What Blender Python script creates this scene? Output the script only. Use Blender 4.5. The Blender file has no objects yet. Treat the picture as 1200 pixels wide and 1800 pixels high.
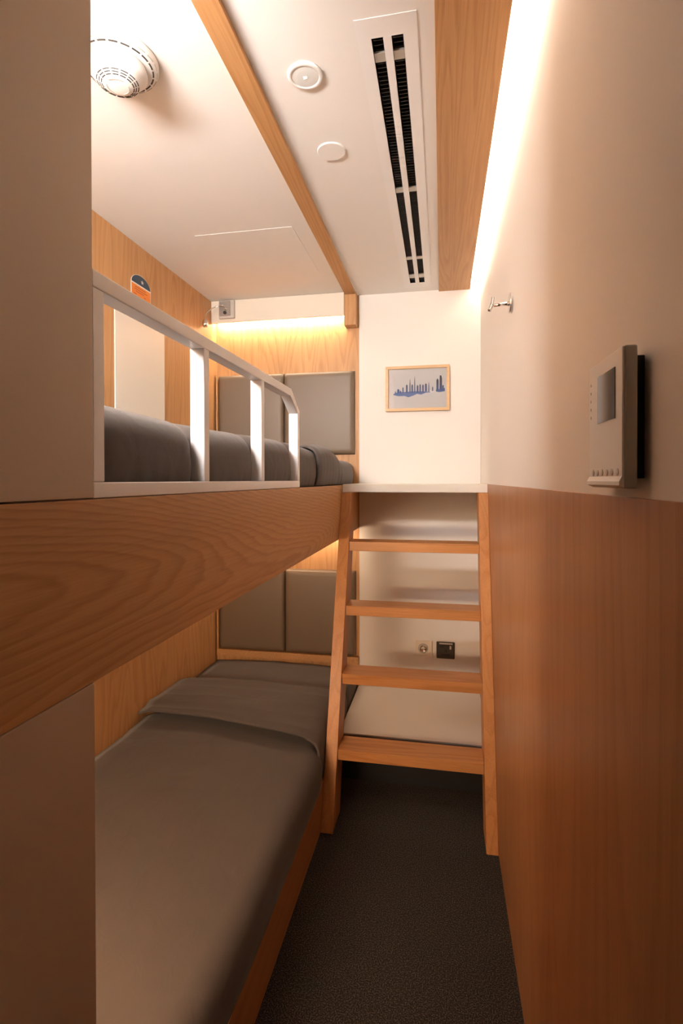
import bpy, bmesh, math, random
from mathutils import Vector, Matrix
random.seed(4)
S = bpy.context.scene
C = S.collection

# ---------------------------------------------------------------- camera
F_PX, YAW, PITCH, ROLL, CYP = 912.99, 0.190415, 0.0078, -0.00184, 850.67
fwd = Vector((-math.sin(YAW)*math.cos(PITCH), math.cos(YAW)*math.cos(PITCH), -math.sin(PITCH)))
rt0 = Vector((math.cos(YAW), math.sin(YAW), 0))
up0 = rt0.cross(fwd)
rt = rt0*math.cos(ROLL) + up0*math.sin(ROLL)
up = up0*math.cos(ROLL) - rt0*math.sin(ROLL)
cd = bpy.data.cameras.new('camera')
cd.sensor_fit = 'VERTICAL'; cd.sensor_height = 36; cd.sensor_width = 24
cd.lens = F_PX/1800*36
cd.shift_y = (CYP-900)/1800
cd.clip_start = 0.01
cam = bpy.data.objects.new('camera', cd); C.objects.link(cam)
cam.matrix_world = Matrix(((rt.x, up.x, -fwd.x, 0), (rt.y, up.y, -fwd.y, 0), (rt.z, up.z, -fwd.z, 1.30), (0, 0, 0, 1)))
S.camera = cam

# ---------------------------------------------------------------- world, exposure
w = bpy.data.worlds.new('world'); S.world = w; w.use_nodes = True
w.node_tree.nodes['Background'].inputs[0].default_value = (1.0, 0.75, 0.5, 1)
w.node_tree.nodes['Background'].inputs[1].default_value = 0.05
S.view_settings.view_transform = 'Standard'
S.view_settings.look = 'None'
S.view_settings.gamma = 1
S.view_settings.use_curve_mapping = False
S.view_settings.exposure = 0.0

WARM = (1.0, 0.74, 0.50)
COVE = (1.0, 0.82, 0.67)
NEUT = (1.0, 0.93, 0.88)
E_COVE, E_HEAD, E_LOW, E_FOOT = 18.0, 46.0, 34.0, 200.0
E_FILL, E_LOWFOOT = 3.0, 155.0

# ---------------------------------------------------------------- materials
def new_mat(name):
    m = bpy.data.materials.new(name); m.use_nodes = True
    nt = m.node_tree; b = nt.nodes['Principled BSDF']
    return m, nt, b

def plain(name, col, rough=0.5, metal=0.0, bump=0.0, bscale=300, spec=0.5, var=0.0, coat=0.0):
    m, nt, b = new_mat(name)
    b.inputs['Base Color'].default_value = (*col, 1)
    b.inputs['Roughness'].default_value = rough
    b.inputs['Metallic'].default_value = metal
    b.inputs['Specular IOR Level'].default_value = spec
    b.inputs['Coat Weight'].default_value = coat
    tc = nt.nodes.new('ShaderNodeTexCoord')
    if var:
        n = nt.nodes.new('ShaderNodeTexNoise'); n.inputs['Scale'].default_value = 6
        n.inputs['Detail'].default_value = 5
        nt.links.new(tc.outputs['Object'], n.inputs['Vector'])
        mx = nt.nodes.new('ShaderNodeMix'); mx.data_type = 'RGBA'
        mx.inputs['A'].default_value = (*[c*(1-var) for c in col], 1)
        mx.inputs['B'].default_value = (*[min(1, c*(1+var)) for c in col], 1)
        nt.links.new(n.outputs['Fac'], mx.inputs['Factor'])
        nt.links.new(mx.outputs['Result'], b.inputs['Base Color'])
    if bump:
        n = nt.nodes.new('ShaderNodeTexNoise'); n.inputs['Scale'].default_value = bscale
        n.inputs['Detail'].default_value = 3
        nt.links.new(tc.outputs['Object'], n.inputs['Vector'])
        bp = nt.nodes.new('ShaderNodeBump'); bp.inputs['Strength'].default_value = bump
        bp.inputs['Distance'].default_value = 0.001
        nt.links.new(n.outputs['Fac'], bp.inputs['Height'])
        nt.links.new(bp.outputs['Normal'], b.inputs['Normal'])
    return m

def emit(name, col, st):
    m, nt, b = new_mat(name)
    b.inputs['Base Color'].default_value = (0.9, 0.9, 0.9, 1)
    b.inputs['Emission Color'].default_value = (*col, 1)
    b.inputs['Emission Strength'].default_value = st
    return m

def wood(name, axis, light, dark, across=5.0, along=0.55, rings=16, off=(0, 0, 0), rough=0.42, contrast=0.75, fibre=1.0, cath=None):
    """plain-sawn oak: growth rings are the contour lines of a noise stretched along the grain"""
    m, nt, b = new_mat(name)
    N = nt.nodes.new; Lk = nt.links.new
    tc = N('ShaderNodeTexCoord')
    def mapped(sc_al, sc_ac):
        mp = N('ShaderNodeMapping')
        sc = [sc_ac]*3; sc['XYZ'.index(axis)] = sc_al
        mp.inputs['Scale'].default_value = sc
        mp.inputs['Location'].default_value = off
        Lk(tc.outputs['Object'], mp.inputs['Vector'])
        return mp
    def noise(mp, detail=2.0, rgh=0.5, dist=0.0):
        n = N('ShaderNodeTexNoise'); n.inputs['Scale'].default_value = 1
        n.inputs['Detail'].default_value = detail; n.inputs['Roughness'].default_value = rgh
        n.inputs['Distortion'].default_value = dist
        Lk(mp.outputs[0], n.inputs['Vector']); return n
    def math_(op, a, bb=None, c=None):
        n = N('ShaderNodeMath'); n.operation = op
        for i, v in enumerate((a, bb, c)):
            if v is None: continue
            if isinstance(v, (int, float)): n.inputs[i].default_value = v
            else: Lk(v, n.inputs[i])
        return n.outputs[0]
    big = noise(mapped(along, across), 1.2, 0.35)
    wob = noise(mapped(along*12, across*9), 2.0, 0.6)
    v = math_('MULTIPLY_ADD', wob.outputs['Fac'], 0.035, big.outputs['Fac'])
    if cath:      # nested cathedral arches along the board
        z0, ka, kb, kn = cath
        sx = N('ShaderNodeSeparateXYZ'); Lk(tc.outputs['Object'], sx.inputs[0])
        dz = math_('SUBTRACT', sx.outputs['Z'], z0)
        v = math_('MULTIPLY', v, kn)
        v = math_('ADD', v, math_('MULTIPLY', math_('MULTIPLY', dz, dz), ka))
        v = math_('MULTIPLY_ADD', sx.outputs['Y'], kb, v)
    fr = math_('FRACT', math_('MULTIPLY', v, float(rings)))
    rr = N('ShaderNodeValToRGB')
    cr = rr.color_ramp
    cr.elements[0].position = 0.0; cr.elements[0].color = (0.35, 0.35, 0.35, 1)
    cr.elements[1].position = 1.0; cr.elements[1].color = (0.2, 0.2, 0.2, 1)
    e = cr.elements.new(0.12); e.color = (1, 1, 1, 1)
    e = cr.elements.new(0.6); e.color = (0.72, 0.72, 0.72, 1)
    e = cr.elements.new(0.9); e.color = (0.0, 0.0, 0.0, 1)
    Lk(fr, rr.inputs[0])
    fib = noise(mapped(6.0, 330.0), 2.0, 0.6)
    pore = noise(mapped(16.0, 620.0), 1.0, 0.5)
    tone = noise(mapped(0.35, 9.0), 2.0, 0.5)
    a = math_('MULTIPLY', rr.outputs[0], contrast)
    a = math_('ADD', a, (1-contrast)*0.55)
    a = math_('MULTIPLY_ADD', math_('SUBTRACT', fib.outputs['Fac'], 0.5), 0.9*fibre, a)
    a = math_('MULTIPLY_ADD', math_('SUBTRACT', pore.outputs['Fac'], 0.5), 0.45*fibre, a)
    a = math_('MULTIPLY_ADD', math_('SUBTRACT', tone.outputs['Fac'], 0.5), 0.7, a)
    cl = N('ShaderNodeClamp'); Lk(a, cl.inputs[0])
    mx = N('ShaderNodeMix'); mx.data_type = 'RGBA'
    mx.inputs['A'].default_value = (*dark, 1); mx.inputs['B'].default_value = (*light, 1)
    Lk(cl.outputs[0], mx.inputs['Factor'])
    Lk(mx.outputs['Result'], b.inputs['Base Color'])
    b.inputs['Roughness'].default_value = rough
    b.inputs['Specular IOR Level'].default_value = 0.35
    bp = N('ShaderNodeBump'); bp.inputs['Strength'].default_value = 0.12; bp.inputs['Distance'].default_value = 0.0006
    Lk(cl.outputs[0], bp.inputs['Height']); Lk(bp.outputs['Normal'], b.inputs['Normal'])
    return m

OL, OD = (0.56, 0.312, 0.138), (0.40, 0.198, 0.075)
M_FASCIA = wood('oak_fascia', 'Y', OL, OD, across=4.6, along=0.5, rings=27, off=(0.3, 0.15, 0.1), contrast=0.6, rough=0.45, cath=(0.075, 17.0, 0.33, 1.15))
M_WALLW = wood('oak_wall', 'Z', OL, OD, across=7.5, along=0.9, rings=13, off=(2.1, 0.4, 0.2), contrast=0.5)
M_WAIN = wood('oak_wainscot', 'Z', (0.40, 0.195, 0.085), (0.29, 0.125, 0.048), across=5.5, along=0.5, rings=11, off=(5, 1.3, 0.1), contrast=0.4, rough=0.38)
M_BEAM = wood('oak_beam', 'Y', OL, OD, across=15, along=0.55, rings=13, off=(1, 3, 0.2), contrast=0.5)
M_LADV = wood('ladder_wood_upright', 'Z', (0.53, 0.25, 0.09), (0.37, 0.15, 0.045), across=14, along=0.8, rings=7, off=(3, 1, 4), contrast=0.4)
M_LADH = wood('ladder_wood_tread', 'X', (0.53, 0.25, 0.09), (0.35, 0.14, 0.04), across=14, along=0.9, rings=8, off=(1, 7, 2), contrast=0.5)
M_BOARD = wood('oak_board', 'Y', (0.45, 0.22, 0.09), (0.34, 0.14, 0.05), across=9, along=0.6, rings=8, off=(1, 0, 2), contrast=0.4)
M_FRAMEW = wood('pale_wood', 'X', (0.72, 0.50, 0.28), (0.62, 0.40, 0.21), across=30, along=2, rings=6, contrast=0.4)
M_WHITE = plain('white_wall_paint', (0.80, 0.765, 0.715), 0.55, bump=0.08, bscale=500)
M_RWALL = plain('white_wallcover', (0.78, 0.73, 0.67), 0.5, bump=0.12, bscale=350)
M_CEIL = plain('ceiling_paint', (0.86, 0.84, 0.81), 0.6, bump=0.05, bscale=400)
M_CREAM = plain('cream_laminate', (0.76, 0.69, 0.58), 0.4, var=0.01)
M_CLOSET = plain('beige_laminate', (0.53, 0.405, 0.285), 0.45, var=0.015)
M_SHELF = plain('shelf_laminate', (0.80, 0.76, 0.68), 0.35)
M_METALW = plain('white_powder_coat', (0.87, 0.86, 0.85), 0.32)
M_PAD = plain('taupe_leather', (0.160, 0.115, 0.077), 0.42, bump=0.25, bscale=700, var=0.03)
M_PLAST = plain('white_plastic', (0.86, 0.85, 0.83), 0.35)
M_PLASTG = plain('warm_grey_plastic', (0.50, 0.46, 0.41), 0.3)
M_GREY = plain('grey_metal', (0.36, 0.34, 0.31), 0.35, metal=0.6)
M_CHROME = plain('chrome', (0.75, 0.74, 0.72), 0.12, metal=1.0)
M_STEEL = plain('brushed_steel', (0.55, 0.54, 0.52), 0.3, metal=1.0)
M_BLACK = plain('matt_black', (0.012, 0.011, 0.011), 0.6)
M_SLOT = plain('slot_dark', (0.05, 0.045, 0.04), 0.7)
M_BRONZE = plain('dark_bronze', (0.055, 0.042, 0.030), 0.35, metal=0.3)
M_SCREEN = plain('screen_glass', (0.02, 0.014, 0.010), 0.06, spec=0.35)
M_BRACK = plain('galvanised', (0.50, 0.47, 0.42), 0.4, metal=0.5)
M_ORANGE = plain('print_orange', (0.80, 0.24, 0.03), 0.4)
M_NAVY = plain('print_navy', (0.02, 0.055, 0.10), 0.3)
M_PWHITE = plain('print_white', (0.85, 0.82, 0.78), 0.4)
M_PAPER = plain('paper', (0.62, 0.59, 0.57), 0.5)

def fabric(name, col):
    m, nt, b = new_mat(name)
    tc = nt.nodes.new('ShaderNodeTexCoord')
    b.inputs['Roughness'].default_value = 0.8
    b.inputs['Sheen Weight'].default_value = 0.12
    b.inputs['Sheen Roughness'].default_value = 0.4
    n = nt.nodes.new('ShaderNodeTexNoise'); n.inputs['Scale'].default_value = 9; n.inputs['Detail'].default_value = 6
    nt.links.new(tc.outputs['Object'], n.inputs['Vector'])
    mx = nt.nodes.new('ShaderNodeMix'); mx.data_type = 'RGBA'
    mx.inputs['A'].default_value = (*[c*0.9 for c in col], 1)
    mx.inputs['B'].default_value = (*[c*1.1 for c in col], 1)
    nt.links.new(n.outputs['Fac'], mx.inputs['Factor']); nt.links.new(mx.outputs['Result'], b.inputs['Base Color'])
    n2 = nt.nodes.new('ShaderNodeTexNoise'); n2.inputs['Scale'].default_value = 900; n2.inputs['Detail'].default_value = 2
    n3 = nt.nodes.new('ShaderNodeTexNoise'); n3.inputs['Scale'].default_value = 14; n3.inputs['Detail'].default_value = 4
    n3.inputs['Distortion'].default_value = 1.0
    for q in (n2, n3): nt.links.new(tc.outputs['Object'], q.inputs['Vector'])
    b1 = nt.nodes.new('ShaderNodeBump'); b1.inputs['Strength'].default_value = 0.35; b1.inputs['Distance'].default_value = 0.0008
    b2 = nt.nodes.new('ShaderNodeBump'); b2.inputs['Strength'].default_value = 0.35; b2.inputs['Distance'].default_value = 0.006
    nt.links.new(n2.outputs['Fac'], b1.inputs['Height']); nt.links.new(n3.outputs['Fac'], b2.inputs['Height'])
    nt.links.new(b1.outputs['Normal'], b2.inputs['Normal']); nt.links.new(b2.outputs['Normal'], b.inputs['Normal'])
    return m
M_DUVET = fabric('grey_duvet_cotton', (0.080, 0.067, 0.060))
M_SHEET = fabric('grey_sheet_cotton', (0.092, 0.078, 0.071))

def carpet():
    m, nt, b = new_mat('charcoal_carpet')
    tc = nt.nodes.new('ShaderNodeTexCoord')
    n = nt.nodes.new('ShaderNodeTexNoise'); n.inputs['Scale'].default_value = 300; n.inputs['Detail'].default_value = 5
    nt.links.new(tc.outputs['Object'], n.inputs['Vector'])
    r = nt.nodes.new('ShaderNodeValToRGB')
    r.color_ramp.elements[0].position = 0.46; r.color_ramp.elements[0].color = (0.004, 0.0035, 0.003, 1)
    r.color_ramp.elements[1].position = 0.72; r.color_ramp.elements[1].color = (0.13, 0.105, 0.085, 1)
    nt.links.new(n.outputs['Fac'], r.inputs[0]); nt.links.new(r.outputs[0], b.inputs['Base Color'])
    b.inputs['Roughness'].default_value = 0.95
    bp = nt.nodes.new('ShaderNodeBump'); bp.inputs['Strength'].default_value = 0.8; bp.inputs['Distance'].default_value = 0.004
    nt.links.new(n.outputs['Fac'], bp.inputs['Height']); nt.links.new(bp.outputs['Normal'], b.inputs['Normal'])
    return m
M_CARPET = carpet()

# ---------------------------------------------------------------- helpers
def BM(): return bmesh.new()
def box(bm, x0, x1, y0, y1, z0, z1):
    vs = [bm.verts.new((x, y, z)) for z in (z0, z1) for y in (y0, y1) for x in (x0, x1)]
    for f in ((0, 2, 3, 1), (4, 5, 7, 6), (0, 1, 5, 4), (2, 6, 7, 3), (0, 4, 6, 2), (1, 3, 7, 5)):
        bm.faces.new([vs[i] for i in f])
    return bm
def prism(bm, pts, axis, a, b):
    """polygon pts (2-D) extruded along axis from a to b; pts are in the remaining two axes in XYZ order"""
    def mk(p, t):
        q = list(p); q.insert('XYZ'.index(axis), t); return bm.verts.new(q)
    A = [mk(p, a) for p in pts]; B = [mk(p, b) for p in pts]
    bm.faces.new(A[::-1]); bm.faces.new(B)
    n = len(pts)
    for i in range(n): bm.faces.new((A[i], A[(i+1) % n], B[(i+1) % n], B[i]))
    return bm
def lathe(bm, c, prof, axis='Z', n=48):
    """prof: list of (radius, offset along axis)"""
    ai = 'XYZ'.index(axis); o = [i for i in range(3) if i != ai]
    rings = []
    for r, h in prof:
        if r < 1e-6:
            p = list(c); p[ai] += h; rings.append([bm.verts.new(p)]); continue
        ring = []
        for k in range(n):
            t = 2*math.pi*k/n; p = list(c); p[ai] += h; p[o[0]] += r*math.cos(t); p[o[1]] += r*math.sin(t)
            ring.append(bm.verts.new(p))
        rings.append(ring)
    for a, b in zip(rings, rings[1:]):
        if len(a) == 1 and len(b) == 1: continue
        for k in range(n):
            k2 = (k+1) % n
            if len(a) == 1: bm.faces.new((a[0], b[k], b[k2]))
            elif len(b) == 1: bm.faces.new((a[k], b[0], a[k2]))
            else: bm.faces.new((a[k], b[k], b[k2], a[k2]))
    if len(rings[0]) > 1: bm.faces.new(rings[0])
    if len(rings[-1]) > 1: bm.faces.new(rings[-1])
    return bm
def tube(bm, pts, r, n=12):
    pts = [Vector(p) for p in pts]; prev = None; rings = []
    for i, p in enumerate(pts):
        d = (pts[min(i+1, len(pts)-1)] - pts[max(i-1, 0)]).normalized()
        u = d.cross(Vector((0, 0, 1)) if abs(d.z) < .9 else Vector((1, 0, 0))) if prev is None else (prev - d*prev.dot(d))
        u.normalize(); prev = u; v = d.cross(u)
        rr = r[i] if isinstance(r, (list, tuple)) else r
        rings.append([bm.verts.new(p + (u*math.cos(2*math.pi*k/n) + v*math.sin(2*math.pi*k/n))*rr) for k in range(n)])
    for a, b in zip(rings, rings[1:]):
        for k in range(n): bm.faces.new((a[k], a[(k+1) % n], b[(k+1) % n], b[k]))
    bm.faces.new(rings[0][::-1]); bm.faces.new(rings[-1])
    return bm
def arc(bm, c, r0, r1, z0, z1, t0, t1, n=6):
    lo, hi = [], []
    pts = [(r1, t0+(t1-t0)*k/n) for k in range(n+1)] + [(r0, t1-(t1-t0)*k/n) for k in range(n+1)]
    prism(bm, [(c[0]+r*math.cos(t), c[1]+r*math.sin(t)) for r, t in pts], 'Z', z0, z1)
    return bm
def world_loc(o):
    v = Vector((0, 0, 0))
    while o: v += o.location; o = o.parent
    return v
def obj(name, bm, mat, parent=None, bevel=0.0, smooth=False, origin=None, seg=2):
    """link bm (given in world coordinates) as one mesh object"""
    bmesh.ops.recalc_face_normals(bm, faces=bm.faces)
    base = world_loc(parent) if parent else Vector((0, 0, 0))
    if origin is not None: loc = Vector(origin) - base
    elif parent: loc = Vector((0, 0, 0))
    else: loc = Vector((0, 0, 0))
    bmesh.ops.translate(bm, verts=bm.verts, vec=-(base+loc))
    me = bpy.data.meshes.new(name); bm.to_mesh(me); bm.free()
    me.materials.append(mat)
    o = bpy.data.objects.new(name, me); C.objects.link(o); o.location = loc
    if parent: o.parent = parent
    if smooth:
        for p in me.polygons: p.use_smooth = True
    if bevel:
        md = o.modifiers.new('bevel', 'BEVEL'); md.width = bevel; md.segments = seg; md.limit_method = 'ANGLE'; md.angle_limit = math.radians(40)
        for p in me.polygons: p.use_smooth = True
        wn = o.modifiers.new('wn', 'WEIGHTED_NORMAL'); wn.keep_sharp = True
    return o
def tag(o, label, cat, group=None):
    o['label'] = label; o['category'] = cat
    if group: o['group'] = group
    return o
def thing(name, label, cat, loc, group=None):
    o = bpy.data.objects.new(name, None); C.objects.link(o); o.location = loc
    o.empty_display_size = 0.05
    return tag(o, label, cat, group)
def struct(name, bm, mat, **k):
    o = obj(name, bm, mat, **k); o['kind'] = 'structure'; return o

# ---------------------------------------------------------------- measured planes
XR, XL, XF = 0.196, -1.25, -0.439       # right wall, left wall, bunk front plane
YB, YF = 2.755, -0.75                   # back wall, wall behind the camera
ZC = 2.287                              # ceiling
YP = 0.595                              # edge of the closet panel where the bunk opening starts
Y0 = 0.150                              # end wall at the foot of the bunks, behind the closet panel

# ================================================================= SETTING
struct('floor', box(BM(), XL-.1, XR+.1, YF-.1, YB+.1, -0.05, 0.0), M_CARPET)
# ceiling with an opening for the air diffuser and a light recess along the right wall
bm = BM()
AX0, AX1, AY0, AY1 = -0.160, -0.078, 1.150, 2.640
RX0 = 0.145
box(bm, XL-.1, AX0, YF-.1, YB+.1, ZC, ZC+.03)
box(bm, AX1, RX0-.004, YF-.1, YB+.1, ZC, ZC+.03)
box(bm, AX0, AX1, YF-.1, AY0, ZC, ZC+.03)
box(bm, AX0, AX1, AY1, YB+.1, ZC, ZC+.03)
box(bm, RX0-.012, XR+.1, YF-.1, YB+.1, ZC+.085, ZC+.115)
box(bm, RX0-.012, RX0-.004, YF-.1, YB+.1, ZC+.03, ZC+.085)
struct('ceiling', bm, M_CEIL)
struct('wall_right', box(BM(), XR+.001, XR+.1, YF-.1, YB+.1, 0, ZC+.12), M_RWALL)
struct('wall_back', box(BM(), -0.434, XR+.0005, YB, YB+.1, 0, ZC+.09), M_WHITE)
struct('wall_head', box(BM(), XL, -0.4345, YB, YB+.1, 0, ZC-.0005), M_WALLW)
struct('wall_left', box(BM(), XL-.1, XL, YF-.1, YB+.1, 0, ZC-.0005), M_WALLW)
struct('wall_front', box(BM(), XL, XR, YF-.1, YF, 0, ZC+.08), M_WAIN)
# closet beside the camera: upper and lower panel in the bunk front plane, end wall towards the bunks
struct('wall_closet', box(box(BM(), XF-.02, XF, YF+.001, YP, 1.2775, ZC-.001), XL+.001, XF-.0205, Y0-.02, Y0, 1.2775, ZC-.001), M_CLOSET, bevel=.0008)
struct('wall_closet_lower', box(box(BM(), XF-.02, XF, YF+.001, YP, 0, 1.0395), XL+.001, XF-.0205, Y0-.02, Y0, 0, 1.0395), M_CLOSET, bevel=.0008)

# wainscot, beams
tag(obj('wainscot_panel', box(BM(), XR-.003, XR+.0005, YF+.001, YB-.0005, 0.001, 1.281), M_WAIN, bevel=.0008),
    'tall oak wainscot panel covering the lower half of the right wall', 'wall panel')
tag(obj('ceiling_beam', box(BM(), -0.014, RX0-.002, YF+.001, YB-.001, ZC-.009, ZC+.07), M_BEAM, bevel=.0008),
    'wide oak ceiling beam beside the lit gap along the right wall', 'beam')
tag(obj('ceiling_beam', box(BM(), -0.499, -0.444, YF+.001, YB-.067, ZC-.014, ZC-.0003), M_BEAM, bevel=.001),
    'narrow oak ceiling batten above the bunk edge', 'beam')
tag(obj('corner_post', box(BM(), -0.503, -0.441, YB-.066, YB-.0005, 2.113, ZC-.0008), M_WALLW, bevel=.001),
    'short oak block hanging at the far end of the ceiling batten', 'post')

# ================================================================= LIGHTS OF THE ROOM, ADDED FILL
# cove strip in the recess along the right wall
t = thing('led_strip', 'long warm light strip in the recess between oak beam and right wall', 'light strip', (RX0, 1.0, ZC+.08))
obj('channel', box(BM(), RX0-.0035, RX0-.001, .62, YB-.02, ZC+.010, ZC+.070), M_METALW, t)
obj('diffuser', box(BM(), RX0-.001, RX0+.003, .63, YB-.03, ZC+.015, ZC+.065), emit('cove_light', COVE, E_COVE), t)
# pelmet with strip at the head of the upper bunk
tag(obj('pelmet', box(BM(), XL+.001, -0.504, YB-.066, YB-.050, 2.166, ZC-.001), M_CREAM, bevel=.001),
    'cream pelmet board under the ceiling at the head of the upper bunk', 'pelmet')
t = thing('led_strip', 'warm light strip glowing under the cream pelmet over the upper headboard', 'light strip', (-.88, YB-.025, 2.20))
obj('channel', box(BM(), XL+.01, -0.506, YB-.049, YB-.001, 2.190, 2.198), M_METALW, t)
obj('diffuser', box(BM(), XL+.015, -0.508, YB-.047, YB-.003, 2.180, 2.190), emit('head_light', (1, .82, .62), E_HEAD), t)
# strip under the upper bunk above the lower headboard
t = thing('led_strip', 'light strip under the upper bunk above the lower headboard', 'light strip', (-.88, YB-.06, 1.02))
obj('channel', box(BM(), XL+.01, -0.47, YB-.075, YB-.045, 1.030, 1.0385), M_METALW, t)
obj('diffuser', box(BM(), XL+.015, -0.475, YB-.073, YB-.047, 1.022, 1.030), emit('lower_light', WARM, E_LOW), t)
# wall light on the closet end wall at the foot of the upper bunk (behind the closet panel edge)
t = thing('wall_lamp', 'white wall light at the foot of the upper bunk behind the closet panel', 'lamp', (-.85, Y0, 1.9))
obj('housing', box(BM(), -1.16, -0.54, Y0+.0005, Y0+.02, 1.92, 2.05), M_METALW, t, bevel=.003)
obj('diffuser', box(BM(), -1.15, -0.55, Y0+.02, Y0+.045, 1.93, 2.04), emit('foot_light', NEUT, E_FOOT), t, bevel=.006)
t = thing('wall_lamp', 'small white wall light at the foot of the lower bunk behind the closet panel', 'lamp', (-.85, Y0, .9))
obj('housing', box(BM(), -1.16, -0.54, Y0+.0005, Y0+.02, .91, 1.00), M_METALW, t, bevel=.003)
obj('diffuser', box(BM(), -1.15, -0.55, Y0+.02, Y0+.04, .92, .99), emit('lower_foot_light', WARM, E_LOWFOOT), t, bevel=.006)
# fill light added out of view behind the camera to lift the foreground
t = thing('added_fill', 'round fill light added out of view behind the camera', 'light', (-.12, -.4, ZC))
obj('fill_ring', lathe(BM(), (-.12, -.4, ZC), [(.075, -.0003), (.075, -.006), (.06, -.006), (.06, -.0003)]), M_METALW, t)
obj('diffuser', lathe(BM(), (-.12, -.4, ZC), [(0, -.003), (.059, -.003), (.059, -.001), (0, -.001)]), emit('fill_emission', COVE, E_FILL), t)

# ================================================================= UPPER BUNK
t = thing('upper_bunk', 'upper bunk with a wide cathedral-grained oak front board', 'bed', (XF, 1.7, 1.04))
obj('side_board', box(BM(), XF-.022, XF, YF+.001, YB-.001, 1.0405, 1.2755), M_FASCIA, t, bevel=.001)
obj('platform', box(BM(), XL+.001, XF-.0225, Y0-.02, YB-.001, 1.0405, 1.272), M_WALLW, t)

def bed_profile(xw, xf, zb, zt, rad, nside=7, ntop=14, crown=0.01, bulge=0.006):
    """open section from the wall side over the top and down the front side"""
    P = []
    for i in range(ntop+1):
        u = i/ntop; x = xw + (xf-rad-xw)*u
        P.append((x, zt + crown*math.sin(math.pi*min(1, u*1.02))))
    for i in range(1, 7):
        a = math.pi/2*(1-i/6)
        P.append((xf-rad+rad*math.cos(a), zt-rad+rad*math.sin(a)))
    for i in range(1, nside+1):
        v = i/nside; z = (zt-rad) + (zb-zt+rad)*v
        P.append((xf + bulge*math.sin(math.pi*v) - 0.006*v*v, z))
    return P

def soft_body(name, mat, parent, ys, prof_fn, thick_bottom=None, disp=None, smooth=True, shell=None):
    bm = BM(); rows = []
    for y in ys:
        P = prof_fn(y); row = []
        for k, (x, z) in enumerate(P):
            dy = 0
            if disp:
                dx, dy, dz = disp(x, y, z, k, len(P)); x += dx; z += dz
            row.append(bm.verts.new((x, y+dy, z)))
        rows.append(row)
    for a, b in zip(rows, rows[1:]):
        for k in range(len(a)-1): bm.faces.new((a[k], b[k], b[k+1], a[k+1]))
    if shell is None:      # closed solid: close the underside and both ends
        n = len(rows[0])-1
        for a, b in zip(rows, rows[1:]): bm.faces.new((a[n], b[n], b[0], a[0]))
        bm.faces.new(rows[0]); bm.faces.new(rows[-1][::-1])
    o = obj(name, bm, mat, parent, smooth=smooth)
    if shell:
        md = o.modifiers.new('thick', 'SOLIDIFY'); md.thickness = shell; md.offset = -1
    return o

from mathutils import noise as MN
def wr(x, y, z, s=5.0, seed=0):
    return MN.noise(Vector((x*s+seed, y*s, z*s)))
def ridge(x, y, z, s, seed=0):
    return 1-abs(MN.noise(Vector((x*s+seed, y*s*0.5, z*s))))*2

POSTS = [0.607, 0.928, 1.246, 1.577]
def lin(a, b, n): return [a+(b-a)*i/n for i in range(n+1)]
def sm(a, b, v):
    u = max(0, min(1, (v-a)/(b-a))); return u*u*(3-2*u)

# upper mattress (fitted sheet) and duvet
def up_sheet(y):
    r = 0.05*min(1, max(.25, (YB-.012-y)/.03))
    return bed_profile(XL+.024, -0.502+.040*sm(2.318, 2.37, y), 1.2745, 1.398, 0.045, crown=.004)
tag(soft_body('mattress', M_SHEET, None, lin(Y0+.006, YB-.035, 70), up_sheet,
    disp=lambda x, y, z, k, n: (0, 0, 0.002*wr(x, y, z, 9))),
    'upper mattress in a grey fitted sheet, bare beside the upper headboard', 'mattress')

def up_duvet(y):
    pinch = sum(math.exp(-((y-p-.004)/.026)**2) for p in POSTS)
    bul = 0.020*(1-min(1, pinch)) if y < 1.62 else 0.020
    xf = -0.4765 + bul*sm(.600, .625, y)
    # turned-down part beyond 1.93 is thinner below the band
    zt = 1.418 + .006*math.sin(y*5)
    return bed_profile(XL+.006, xf, 1.2780, zt, 0.06, crown=.004, nside=8, bulge=.004*(1-min(1, pinch)))
def duv_disp(x, y, z, k, n):
    low = max(0, (1.34-z)/.06) if z < 1.34 else 0
    edge = 0.003*wr(x, y, z, 6) + 0.0035*low*wr(x*0, y*3, 0, 12, 7)
    return (min(0, edge-.001) if y < 1.62 else edge, 0, 0.006*wr(x, y, 0, 4, 3) if k < 15 else 0)
dv = tag(soft_body('duvet', M_DUVET, None, lin(Y0+.008, 1.96, 190), up_duvet, disp=duv_disp, shell=.007),
    'dark grey duvet on the upper bunk behind the white guard rail', 'duvet')
def up_band(y):
    u = (y-1.86)/.46
    lift = 0.019*(1-u*0.4) + .012*math.sin(math.pi*max(0, min(1, u)))
    lift *= 1-sm(.86, 1.0, u)*.9
    edge = math.exp(-((y-1.86)/.018)**2)
    return bed_profile(XL+.015, -0.452+.010*(1-u)-.006*edge, 1.2790, 1.412+lift-.003*edge, 0.055, crown=.004, nside=8, bulge=.004)
soft_body('turned_down_fold', M_DUVET, dv, lin(1.86, 2.32, 60), up_band,
    disp=lambda x, y, z, k, n: (0.0025*ridge(x, y*7, z*.4, 4)*(k > 16), 0.006*wr(x, 0, z, 9), 0.004*wr(x, y*1.5, 0, 7, 2)), shell=.008)

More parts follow.
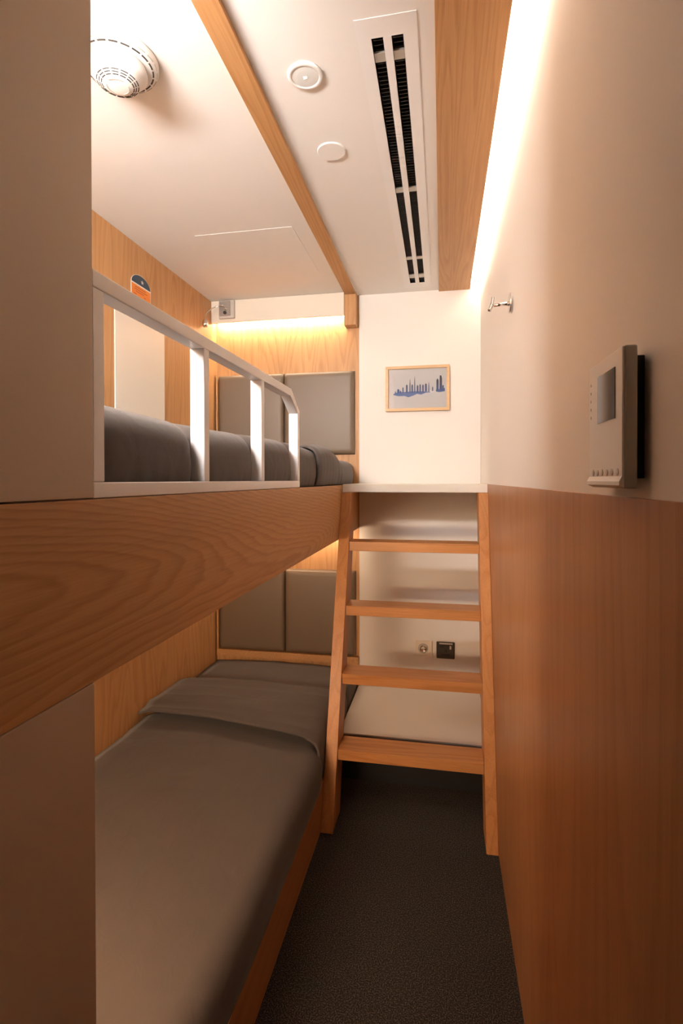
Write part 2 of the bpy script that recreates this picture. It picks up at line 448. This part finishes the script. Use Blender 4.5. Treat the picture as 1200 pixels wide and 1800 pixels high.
# ================================================================= GUARD RAIL
t = thing('guard_rail', 'white metal guard rail with chamfered end on the upper bunk', 'guard rail', (XF-.015, 1.09, 1.2765))
GX0, GX1 = XF-.031, XF-.0015
zb0, zb1, zt0, zt1 = 1.2765, 1.2975, 1.550, 1.573
YA, YE, YCH, ZCH = 0.597, 1.589, 1.497, 1.515
bw = .0215
def rail(name, poly): return obj(name, prism(BM(), poly, 'X', GX0, GX1), M_METALW, t, bevel=.0018)
obj('bottom_bar', prism(BM(), [(YA, zb0), (YE, zb0), (YE, zb1), (YA, zb1)], 'X', -.4505, GX1), M_METALW, t, bevel=.0018)
rail('top_bar', [(YA, zt0), (YCH-.008, zt0), (YCH+.002, zt1), (YA, zt1)])
rail('sloping_bar', [(YCH-.008, zt0), (YE-bw, ZCH-.008), (YE, ZCH+.002), (YCH+.002, zt1)])
rail('post', [(YA, zb1), (YA+bw+.002, zb1), (YA+bw+.002, zt0), (YA, zt0)])
rail('post', [(.917, zb1), (.939, zb1), (.939, zt0), (.917, zt0)])
rail('post', [(1.235, zb1), (1.257, zb1), (1.257, zt0), (1.235, zt0)])
rail('post', [(YE-bw, zb1), (YE, zb1), (YE, ZCH+.002), (YE-bw, ZCH-.008)])

# ================================================================= HEADBOARDS
def cushion(parent, x0, x1, z0, z1, y0=YB-.030, y1=YB-.0015):
    bm = BM(); nx, nz = 24, 24
    def front(u, v):
        e = min(u, 1-u)*(x1-x0); g = min(v, 1-v)*(z1-z0); r = .022
        d = 0
        for q in (e, g):
            if q < r: d += r - math.sqrt(max(0, r*r-(r-q)**2))
        puff = .004*math.sin(math.pi*u)*math.sin(math.pi*v)
        return y0 + min(d, y1-y0-.003) - puff
    us = [0, .004, .012, .025, .045, .07, .1]+[.1+.8*i/12 for i in range(1, 12)]+[.9, .93, .955, .975, .988, .996, 1]
    G = [[bm.verts.new((x0+(x1-x0)*u, front(u, v), z0+(z1-z0)*v)) for u in us] for v in us]
    B = [[None]*len(us) for _ in us]
    n = len(us)
    for j in range(n-1):
        for i in range(n-1): bm.faces.new((G[j][i], G[j][i+1], G[j+1][i+1], G[j+1][i]))
    per = [G[0][i] for i in range(n)]+[G[j][n-1] for j in range(1, n)]+[G[n-1][i] for i in range(n-2, -1, -1)]+[G[j][0] for j in range(n-2, 0, -1)]
    bk = [bm.verts.new((v.co.x, y1, v.co.z)) for v in per]
    for i in range(len(per)):
        j = (i+1) % len(per); bm.faces.new((per[i], bk[i], bk[j], per[j]))
    bm.faces.new(bk)
    return obj('cushion', bm, M_PAD, parent, smooth=True)
t = thing('headboard', 'taupe leather headboard of two padded squares on the upper bunk', 'headboard', (-.84, YB, 1.44), 'padded headboards')
cushion(t, -1.228, -0.849, 1.437, 1.884); cushion(t, -0.846, -0.456, 1.437, 1.884)
obj('frame_strip', box(BM(), -1.240, -1.2305, YB-.028, YB-.0008, 1.405, 1.888), M_WALLW, t)
t = thing('headboard', 'taupe leather headboard of two padded squares on the lower bunk', 'headboard', (-.84, YB, .35), 'padded headboards')
cushion(t, -1.228, -0.846, .356, .812); cushion(t, -0.843, -0.452, .356, .812)
obj('frame_strip', box(BM(), -1.240, -1.2305, YB-.028, YB-.0008, .325, .812), M_WALLW, t)
obj('frame_strip', box(BM(), -1.240, -0.437, YB-.030, YB-.0008, .318, .353), M_BEAM, t, bevel=.001)

# ================================================================= LOWER BUNK
t = thing('lower_bunk', 'lower bunk with a low oak front board on the carpet', 'bed', (XF, 1.7, 0))
obj('side_board', box(BM(), XF-.018, XF, YP+.001, YB-.001, 0.0005, .160), M_BOARD, t, bevel=.001)
obj('base', box(BM(), XL+.001, XF-.0205, Y0+.001, YB-.001, 0.0005, .150), M_BOARD, t)

def lo_sheet(y):
    return bed_profile(XL+.018, -0.490+.0435*sm(2.40, 2.48, y), .1605, .274+.018*sm(2.38, 2.48, y), 0.045, crown=.010)
tag(soft_body('mattress', M_SHEET, None, lin(Y0+.004, YB-.034, 70), lo_sheet,
    disp=lambda x, y, z, k, n: (0, 0, (0.004*wr(x, y, z, 7)+.0025*ridge(x*2.0, y, 0, 6)) if k < 15 else 0)),
    'lower mattress in a grey fitted sheet, bare below the lower headboard', 'mattress')
def lo_duvet(y):
    bul = 0.012*sm(.7, 1.2, y)*(1-sm(1.83, 1.90, y)) if y > 0 else 0
    return bed_profile(XL+.005, -0.4425+bul-.028*(1-sm(.61, .66, y)), .1615, .305, 0.062, crown=.012, nside=8, bulge=.004*(1-sm(1.8, 1.9, y)))
dv = tag(soft_body('duvet', M_DUVET, None, lin(Y0+.006, 2.02, 170), lo_duvet,
    disp=lambda x, y, z, k, n: (0, 0, (-.018 if k == 0 else 0)+(0.006*wr(x, y, 0, 3.5, 5)+(.003*wr(x, y*2, 0, 8, 1)+.003*ridge(x*1.5, y*5, 0, 5, 4))*sm(1.45, 1.85, y)) if k < 15 else 0), shell=.007),
    'dark grey duvet spread over the lower bunk', 'duvet')
def lo_band(y):
    u = (y-1.86)/.56
    edge = math.exp(-((y-1.86)/.02)**2)
    lift = .034*(1-u*.3) + .016*math.sin(math.pi*max(0, min(1, u))) + .004*edge
    lift = lift*(1-sm(.8, 1.0, u)) + .003
    xf = -0.4415
    return bed_profile(XL+.006, xf, .1620, .303+lift, 0.062, crown=.010, nside=8, bulge=0)
def band_disp(x, y, z, k, n):
    # the hem runs slightly askew: further from the headboard on the aisle side
    e = max(0, 1-(y-1.86)/.25)
    u = (x-XL)/(XF-XL)
    dy = (0.10*(1-u) - 0.00)*e + .008*wr(x, 0, 0, 7, 3)*e
    dz = (.006*wr(x, y*1.4, 0, 6, 9) + .005*ridge(x*.5+y*.3, y*4, 0, 5, 2) + .012*e*math.sin(math.pi*min(1, max(0, u)))) if k < 15 else 0
    if k == 0: dz -= .012
    return (0, dy, dz)
soft_body('turned_down_fold', M_DUVET, dv, lin(1.86, 2.42, 80), lo_band, disp=band_disp, shell=.009)

# ================================================================= SHELF, LOW PLATFORM, LADDER
tag(obj('landing_shelf', box(BM(), XF+.0008, XR-.0035, 2.300, YB-.0008, 1.2445, 1.2805), M_SHELF, bevel=.001),
    'cream landing shelf above the ladder between upper bunk and right wall', 'shelf')
t = thing('low_platform', 'low box with a pale top on the carpet behind the ladder', 'platform', (-.12, 2.5, 0))
obj('top', box(BM(), XF+.0015, XR-.0035, 2.212, YB-.001, .1935, .200), M_WHITE, t, bevel=.0008)
obj('edge_strip', box(BM(), XF+.0015, XR-.0035, 2.214, 2.222, .130, .1934), M_GREY, t)
obj('riser', box(BM(), XF+.0015, XR-.0035, 2.217, YB-.001,   .0005, .1299), M_BLACK, t)

t = thing('ladder', 'slanted oak ladder with four deep treads leaning on the landing shelf', 'ladder', (-.12, 1.9, 0))
ly = lambda z: 1.852+.335*z
DEP = .135
for x0, x1 in ((XF+.001, -.392), (.152, XR-.0035)):
    obj('stile', prism(BM(), [(ly(.0005), .0005), (ly(.0005)+DEP, .0005), (ly(1.2435)+DEP*.8, 1.2435), (ly(1.2435), 1.2435)], 'X', x0, x1), M_LADV, t, bevel=.0015)
for zt in (.266, .525, .778, 1.034):
    y = ly(zt)+.004
    obj('tread', box(BM(), -.3915, .1515, y, y+.112, zt-.040, zt), M_LADH, t, bevel=.0015)

# ================================================================= LEFT WALL: panel, sign
tag(obj('wall_panel', box(BM(), XL+.0003, XL+.005, 1.820, 2.187, 1.30, 2.035), M_SHELF, bevel=.0008),
    'plain white panel set on the oak wall behind the guard rail', 'panel')
t = thing('sticker', 'orange notice with dark blue domed top on the oak wall over the rail', 'notice', (XL, 2.005, 2.08))
M_RUST = plain('print_rust', (.45, .11, .02), .5)
cx, r = 2.005, .073
dome = [(cx-r*math.cos(a), 2.117+.046*math.sin(a)) for a in [math.pi*i/20 for i in range(21)]]
def slab(name, pts, m, d0, d1): return obj(name, prism(BM(), pts, 'X', XL+d0, XL+d1), m, t)
slab('backing', dome + [(cx+r, 2.02), (cx-r, 2.02)], M_PWHITE, .0003, .002)
slab('domed_top', [(cx+(p-cx)*.95, 2.121+(q-2.117)*.88) for p, q in dome], M_NAVY, .002, .0024)
slab('orange_field', [(cx-r*.95, 2.115), (cx-r*.95, 2.066), (cx+r*.95, 2.066), (cx+r*.95, 2.115)], M_ORANGE, .002, .0024)
for k, (a, b, z) in enumerate(((-.045, .035, 2.104), (-.05, .045, 2.095), (-.04, .02, 2.086), (-.055, -.035, 2.074), (.02, .034, 2.076))):
    slab('text_line', [(cx+a, z), (cx+b, z), (cx+b, z+.0035), (cx+a, z+.0035)], M_RUST, .0024, .0026)
slab('emblem', [(cx+.008+.011*math.cos(math.pi/2+i*math.pi/5)*(1 if i % 2 == 0 else .5), 2.138+.010*math.sin(math.pi/2+i*math.pi/5)*(1 if i % 2 == 0 else .5)) for i in range(10)], M_PAPER, .0024, .0027)
slab('text_line', [(cx-.035, 2.054), (cx-.012, 2.054), (cx-.012, 2.059), (cx-.035, 2.059)], M_SLOT, .002, .0023)

# ================================================================= READING LAMP
yl = YB-.066
t = thing('reading_lamp', 'chrome gooseneck reading lamp on a grey box under the ceiling', 'lamp', (-1.15, yl, 2.23))
obj('mounting_box', box(BM(), -1.197, -1.108, yl-.020, yl-.0003, 2.183, 2.281), M_PLASTG, t, bevel=.003)
obj('face_plate', box(BM(), -1.192, -1.128, yl-.0225, yl-.0198, 2.195, 2.276), M_GREY, t, bevel=.001)
obj('switch', lathe(BM(), (-1.158, yl-.0225, 2.212), [(.009, 0), (.009, -.006), (.006, -.008), (0, -.008)], 'Y', 24), M_BLACK, t)
obj('swivel', lathe(BM(), (-1.150, yl-.0225, 2.230), [(.008, 0), (.008, -.008), (.005, -.014), (0, -.015)], 'Y', 24), M_CHROME, t)
P0 = [Vector(p) for p in ((-1.150, yl-.030, 2.230), (-1.162, yl-.045, 2.245), (-1.19, yl-.050, 2.240), (-1.215, yl-.060, 2.226), (-1.232, yl-.085, 2.200), (-1.2345, yl-.105, 2.172), (-1.233, yl-.110, 2.152))]
def catmull(P, n=8):
    out = []; Q = [P[0]]+P+[P[-1]]
    for i in range(1, len(Q)-2):
        for k in range(n):
            s = k/n; a, b, c, d = Q[i-1:i+3]
            out.append(.5*((2*b)+(-a+c)*s+(2*a-5*b+4*c-d)*s*s+(-a+3*b-3*c+d)*s**3))
    return out+[P[-1]]
obj('gooseneck', tube(BM(), catmull(P0), .0030), M_CHROME, t, smooth=True)
obj('lamp_head', lathe(BM(), (-1.232, yl-.112, 2.132), [(.004, .022), (.011, .018), (.0155, .006), (.0155, -.008), (.012, -.018), (.010, -.019), (.009, -.014), (0, -.013)], 'Z', 32), M_CHROME, t, smooth=True)

# ================================================================= PICTURE
t = thing('framed_picture', 'pale wood framed print of a blue city skyline on the back wall', 'picture', (-.123, YB, 1.778))
px0, px1, pz0, pz1, fw = -.290, .040, 1.660, 1.895, .015
obj('frame', box(BM(), px0, px1, YB-.020, YB-.0005, pz1-fw, pz1), M_FRAMEW, t, bevel=.0015)
obj('frame', box(BM(), px0, px1, YB-.020, YB-.0005, pz0, pz0+fw), M_FRAMEW, t, bevel=.0015)
obj('frame', box(BM(), px0, px0+fw, YB-.020, YB-.0005, pz0+fw, pz1-fw), M_FRAMEW, t, bevel=.0015)
obj('frame', box(BM(), px1-fw, px1, YB-.020, YB-.0005, pz0+fw, pz1-fw), M_FRAMEW, t, bevel=.0015)
obj('print', box(BM(), px0+fw, px1-fw, YB-.009, YB-.006, pz0+fw, pz1-fw), M_PAPER, t)
def ink(name, top, low, z0, z1):
    m, nt, b = new_mat(name)
    tc = nt.nodes.new('ShaderNodeTexCoord'); sx = nt.nodes.new('ShaderNodeSeparateXYZ')
    nt.links.new(tc.outputs['Object'], sx.inputs[0])
    mr = nt.nodes.new('ShaderNodeMapRange'); mr.inputs['From Min'].default_value = z0; mr.inputs['From Max'].default_value = z1
    n = nt.nodes.new('ShaderNodeTexNoise'); n.inputs['Scale'].default_value = 90; nt.links.new(tc.outputs['Object'], n.inputs['Vector'])
    ad = nt.nodes.new('ShaderNodeMath'); ad.operation = 'MULTIPLY_ADD'; ad.inputs[1].default_value = .03; nt.links.new(n.outputs['Fac'], ad.inputs[0]); nt.links.new(sx.outputs['Z'], ad.inputs[2])
    nt.links.new(ad.outputs[0], mr.inputs['Value'])
    r = nt.nodes.new('ShaderNodeValToRGB'); r.color_ramp.elements[0].color = (*low, 1); r.color_ramp.elements[1].color = (*top, 1)
    nt.links.new(mr.outputs[0], r.inputs[0]); nt.links.new(r.outputs[0], b.inputs['Base Color']); b.inputs['Roughness'].default_value = .6
    return m
M_INK = ink('watercolour_ink', (.05, .05, .065), (.10, .15, .36), -.012, .045)
bm = BM()
W, H = px1-px0, pz1-pz0
# u, height, width (fractions), read from the print
base = .40
for u, h, wd in ((.155, .05, .012), (.20, .10, .028), (.235, .06, .02), (.275, .14, .016), (.335, .20, .022), (.385, .31, .016), (.42, .20, .02),
                 (.46, .36, .014), (.505, .18, .022), (.545, .20, .018), (.59, .19, .020), (.635, .21, .024), (.68, .23, .014), (.74, .10, .014),
                 (.815, .28, .028), (.865, .34, .030), (.90, .13, .02)):
    b0 = base + (.03 if u > .7 else 0)
    x = px0+u*W; z = pz0+b0*H; ww = wd*W*1.3
    if u in (.385, .46, .68): pts = [(x-ww/2, z), (x+ww/2, z), (x+ww*.35, z+h*H*.6), (x+ww*.1, z+h*H), (x-ww*.1, z+h*H), (x-ww*.35, z+h*H*.6)]
    elif u == .865: pts = [(x-ww/2, z), (x+ww/2, z), (x+ww/2, z+h*H*.8), (x+ww*.2, z+h*H), (x-ww*.4, z+h*H)]
    else: pts = [(x-ww/2, z), (x+ww/2, z), (x+ww*.45, z+h*H*.85), (x, z+h*H), (x-ww*.45, z+h*H*.85)]
    prism(bm, pts, 'Y', YB-.0098, YB-.0092)
obj('skyline', bm, M_INK, t)
bm = BM()
pts = [(px0+u*W, pz0+v*H) for u, v in ((.12, .37), (.2, .34), (.3, .34), (.36, .31), (.43, .34), (.5, .38), (.56, .36), (.64, .40), (.70, .40), (.70, .42), (.6, .43), (.45, .44), (.3, .43), (.2, .43), (.13, .40))]
prism(bm, pts, 'Y', YB-.0096, YB-.0091)
pts = [(px0+u*W, pz0+v*H) for u, v in ((.79, .42), (.84, .40), (.93, .42), (.93, .49), (.85, .47), (.79, .46))]
prism(bm, pts, 'Y', YB-.0096, YB-.0091)
obj('skyline_wash', bm, plain('blue_wash', (.13, .19, .38), .6, var=.6), t)
g, gnt, gb = new_mat('picture_glass')
gb.inputs['Transmission Weight'].default_value = 1; gb.inputs['Roughness'].default_value = 0.02; gb.inputs['IOR'].default_value = 1.45
gb.inputs['Base Color'].default_value = (1, 1, 1, 1)
lp = gnt.nodes.new('ShaderNodeBsdfTransparent'); gl = gnt.nodes.new('ShaderNodeBsdfGlossy'); gl.inputs['Roughness'].default_value = .03
fr = gnt.nodes.new('ShaderNodeFresnel'); fr.inputs['IOR'].default_value = 1.5
ms = gnt.nodes.new('ShaderNodeMixShader'); gnt.links.new(fr.outputs[0], ms.inputs[0]); gnt.links.new(lp.outputs[0], ms.inputs[1]); gnt.links.new(gl.outputs[0], ms.inputs[2])
gnt.links.new(ms.outputs[0], gnt.nodes['Material Output'].inputs['Surface'])
obj('glass', box(BM(), px0+fw, px1-fw, YB-.0125, YB-.0115, pz0+fw, pz1-fw), g, t)

# ================================================================= SWITCHES BELOW THE SHELF
t = thing('rotary_dimmer', 'pale square plate with a chrome rotary knob beside the dark socket', 'switch', (-.092, YB, .413))
obj('plate', box(BM(), -.135, -.049, YB-.008, YB-.0005, .371, .456), M_CREAM, t, bevel=.002)
obj('rim', lathe(BM(), (-.095, YB-.008, .416), [(.026, .0003), (.026, -.004), (.021, -.004), (.021, .0003)], 'Y', 36), M_PLASTG, t)
obj('knob', lathe(BM(), (-.095, YB-.008, .416), [(.018, .0003), (.017, -.014), (.013, -.017), (0, -.012)], 'Y', 36), M_CHROME, t)
t = thing('power_socket', 'dark bronze square socket to the right of the rotary dimmer', 'socket', (.02, YB, .412))
obj('plate', box(BM(), -.027, .066, YB-.009, YB-.0005, .368, .456), M_BRONZE, t, bevel=.004)
obj('slot', box(BM(), .000, .042, YB-.0096, YB-.0088, .384, .394), M_BLACK, t)
obj('slot', lathe(BM(), (.021, YB-.009, .409), [(.009, .0003), (.009, -.0008), (0, -.0008)], 'Y', 20), M_BLACK, t)
obj('label_strip', box(BM(), -.012, .055, YB-.0098, YB-.0088, .444, .451), M_PLASTG, t)
obj('rocker', box(BM(), .040, .049, YB-.0105, YB-.0088, .419, .437), M_PLASTG, t, bevel=.001)
obj('slot', box(BM(), -.010, .010, YB-.0096, YB-.0088, .428, .434), M_BLACK, t)

# ================================================================= RIGHT WALL: hook, intercom
t = thing('coat_hook', 'chrome coat hook with a crossbar high on the right wall', 'hook', (XR, 1.55, 1.80))
obj('wall_plate', lathe(BM(), (XR+.0008, 1.55, 1.804), [(.029, 0), (.029, -.005), (.027, -.008), (0, -.008)], 'X', 40), M_STEEL, t)
obj('stem', tube(BM(), [(XR-.006, 1.55, 1.802), (XR-.014, 1.55, 1.802), (XR-.030, 1.55, 1.801), (XR-.050, 1.55, 1.799)], [.0065, .0055, .0045, .0045]), M_CHROME, t, smooth=True)
obj('crossbar', tube(BM(), catmull([Vector(p) for p in ((XR-.050, 1.565, 1.826), (XR-.054, 1.553, 1.803), (XR-.062, 1.535, 1.782))]), .005), M_CHROME, t, smooth=True)

t = thing('intercom', 'white wall intercom with a small dark screen above the wainscot', 'intercom', (XR, .60, 1.36))
M_ISIDE = plain('intercom_side', (0.60, 0.56, 0.50), 0.35)
Yn, Yf2, Z0, Z1 = .548, .664, 1.291, 1.431
obj('wall_bracket', box(BM(), XR-.010, XR+.0008, Yn+.012, Yf2-.010, Z0+.010, Z1-.008), M_BLACK, t, bevel=.001)
obj('body', box(BM(), XR-.0215, XR-.0095, Yn, Yf2, Z0, Z1), M_ISIDE, t, bevel=.002)
obj('face', box(BM(), XR-.0235, XR-.0212, Yn+.001, Yf2-.001, Z0+.010, Z1-.001), M_PLAST, t, bevel=.0008)
obj('screen', box(BM(), XR-.0243, XR-.0234, .569, .628, 1.362, 1.414), M_SCREEN, t)
obj('lower_lip', prism(BM(), [(XR-.0215, Z0+.001), (XR-.026, Z0+.003), (XR-.026, Z0+.007), (XR-.0235, Z0+.012), (XR-.0215, Z0+.012)], 'Y', Yn+.001, Yf2-.001), M_PLAST, t)
for k in range(6):
    y = .562+k*.0168
    obj('button', lathe(BM(), (XR-.0235, y, 1.3075), [(.0038, .0003), (.0038, -.0005), (.003, -.0008), (0, -.0008)], 'X', 16), M_PLASTG, t)
for k in range(5):
    obj('indicator', lathe(BM(), (XR-.0235, .656, 1.372+k*.0095), [(.0018, .0003), (.0018, -.0004), (0, -.0004)], 'X', 12), M_PLASTG, t)

# ================================================================= CEILING FITTINGS
t = thing('air_diffuser', 'long white ceiling air diffuser with two black slots', 'air vent', (-.12, 1.9, ZC))
DX0, DX1, DY0, DY1 = -.186, -.052, 1.108, 2.690
zp0, zp1 = ZC-.0020, ZC-.0003
s0, s1, s2, s3 = -.1545, -.1280, -.1095, -.0830
sy0, sy1 = 1.160, 2.632
bm = BM()
box(bm, DX0, s0, DY0, DY1, zp0, zp1); box(bm, s3, DX1, DY0, DY1, zp0, zp1)
box(bm, s0, s3, DY0, sy0, zp0, zp1); box(bm, s0, s3, sy1, DY1, zp0, zp1)
obj('face_plate', bm, M_METALW, t)
obj('centre_bar', box(BM(), s1, s2, sy0, sy1, zp0-.0005, zp1+.004), M_METALW, t)
bm = BM()
h0, h1 = ZC+.0005, ZC+.10
box(bm, AX0+.0005, AX0+.003, AY0+.001, AY1-.001, h0, h1); box(bm, AX1-.003, AX1-.0005, AY0+.001, AY1-.001, h0, h1)
box(bm, AX0+.003, AX1-.003, AY0+.001, AY0+.004, h0, h1); box(bm, AX0+.003, AX1-.003, AY1-.004, AY1-.001, h0, h1)
box(bm, AX0+.0005, AX1-.0005, AY0+.001, AY1-.001, h1, h1+.003)
box(bm, (s1+s2)/2-.002, (s1+s2)/2+.002, AY0+.004, AY1-.004, ZC+.006, h1)
obj('plenum', bm, M_BLACK, t)
M_FIN = plain('black_fin', (.10, .092, .085), .45)
for sx0, sx1 in ((s0, s1), (s2, s3)):
    bm = BM()
    y = sy0+.006
    while y < sy1-.006:
        x = sx0+.003
        prism(bm, [(y, ZC+.010), (y+.0016, ZC+.010), (y+.0066, ZC+.026), (y+.005, ZC+.026)], 'X', sx0+.002, sx1-.002)
        y += .0135
    f = obj('louvre_fins', bm, M_FIN, t); f['kind'] = 'stuff'
    for yy in (1.206, 1.776, 2.330, 2.530):
        L2 = .052 if yy < 2.5 else .085
        bm = BM()
        prism(bm, [(yy, ZC+.001), (yy+L2*.5, ZC+.001), (yy+L2*.5, ZC+.004), (yy+L2, ZC+.028), (yy+L2-.003, ZC+.028), (yy, ZC+.006)], 'X', sx0+.001, sx1-.001)
        obj('bracket', bm, M_BRACK, t)

t = thing('emergency_light', 'round white ceiling light with a tiny central led, nearer the camera', 'light', (-.326, 1.234, ZC))
c = (-.326, 1.234, ZC)
obj('rim', lathe(BM(), c, [(.0435, -.0003), (.0435, -.004), (.041, -.006), (.034, -.0065), (.033, -.0055), (.033, -.0003)], n=64), M_PLAST, t, smooth=True)
obj('lens', lathe(BM(), c, [(.0328, -.0008), (.0328, -.0052), (.02, -.0062), (.008, -.0064), (0, -.0064)], n=64), plain('frosted_lens', (.74, .76, .74), .3), t)
obj('led', box(BM(), c[0]-.004, c[0]+.004, c[1]-.003, c[1]+.003, ZC-.0078, ZC-.0063), emit('led_chip', (1, .92, .65), 1.0), t)
tag(obj('ceiling_cap', lathe(BM(), (-.324, 1.531, ZC), [(.042, -.0003), (.042, -.0035), (.0405, -.005), (0, -.005)], n=64), M_PLAST),
    'flat blank white disc on the ceiling between round light and batten', 'cover')
bm = BM()
tag(obj('access_panel', box(bm, -.978, -.571, 1.955, 2.415, ZC-.0018, ZC-.0004), M_CEIL, bevel=.0004),
    'flat white access panel in the ceiling above the upper bunk', 'access panel')

# smoke detector
t = thing('smoke_detector', 'white slotted smoke detector on the ceiling above the upper bunk', 'smoke detector', (-.745, 1.105, ZC))
c = (-.745, 1.105, ZC)
obj('base', lathe(BM(), c, [(.092, -.0003), (.092, -.006), (.089, -.013), (.083, -.018), (.074, -.020), (.066, -.0205), (0, -.0205)], n=96), M_PLAST, t, smooth=True)
obj('head', lathe(BM(), c, [(.064, -.0206), (.066, -.025), (.066, -.032), (.060, -.038), (.0515, -.044), (.0495, -.052), (.047, -.0545), (.032, -.0620), (.026, -.0635), (0, -.064)], n=96), M_PLAST, t, smooth=True)
for k in range(20):
    a = 2*math.pi*k/20
    obj('slot', arc(BM(), c, .0768, .0800, ZC-.0202, ZC-.0180, a+.03, a+.27, 5), M_SLOT, t)
for k in range(20):
    a = 2*math.pi*k/20+.1
    obj('groove', arc(BM(), c, .0862, .0876, ZC-.0166, ZC-.0150, a+.03, a+.26, 5), M_PLASTG, t)
for ri, (r0, r1, zz) in enumerate(((.0436, .0466, .0550), (.0386, .0414, .0576), (.0338, .0364, .0602))):
    for k in range(14):
        a = 2*math.pi*k/14
        obj('vent_slot', arc(BM(), c, r0, r1, ZC-zz-.0008, ZC-zz+.0016, a+.04, a+.40, 5), M_SLOT, t)
for k in range(3):
    a = 2*math.pi*k/3
    obj('groove', arc(BM(), c,   .0240, .0256, ZC-.0646, ZC-.0638, a+.2, a+1.6, 10), M_PLASTG, t)
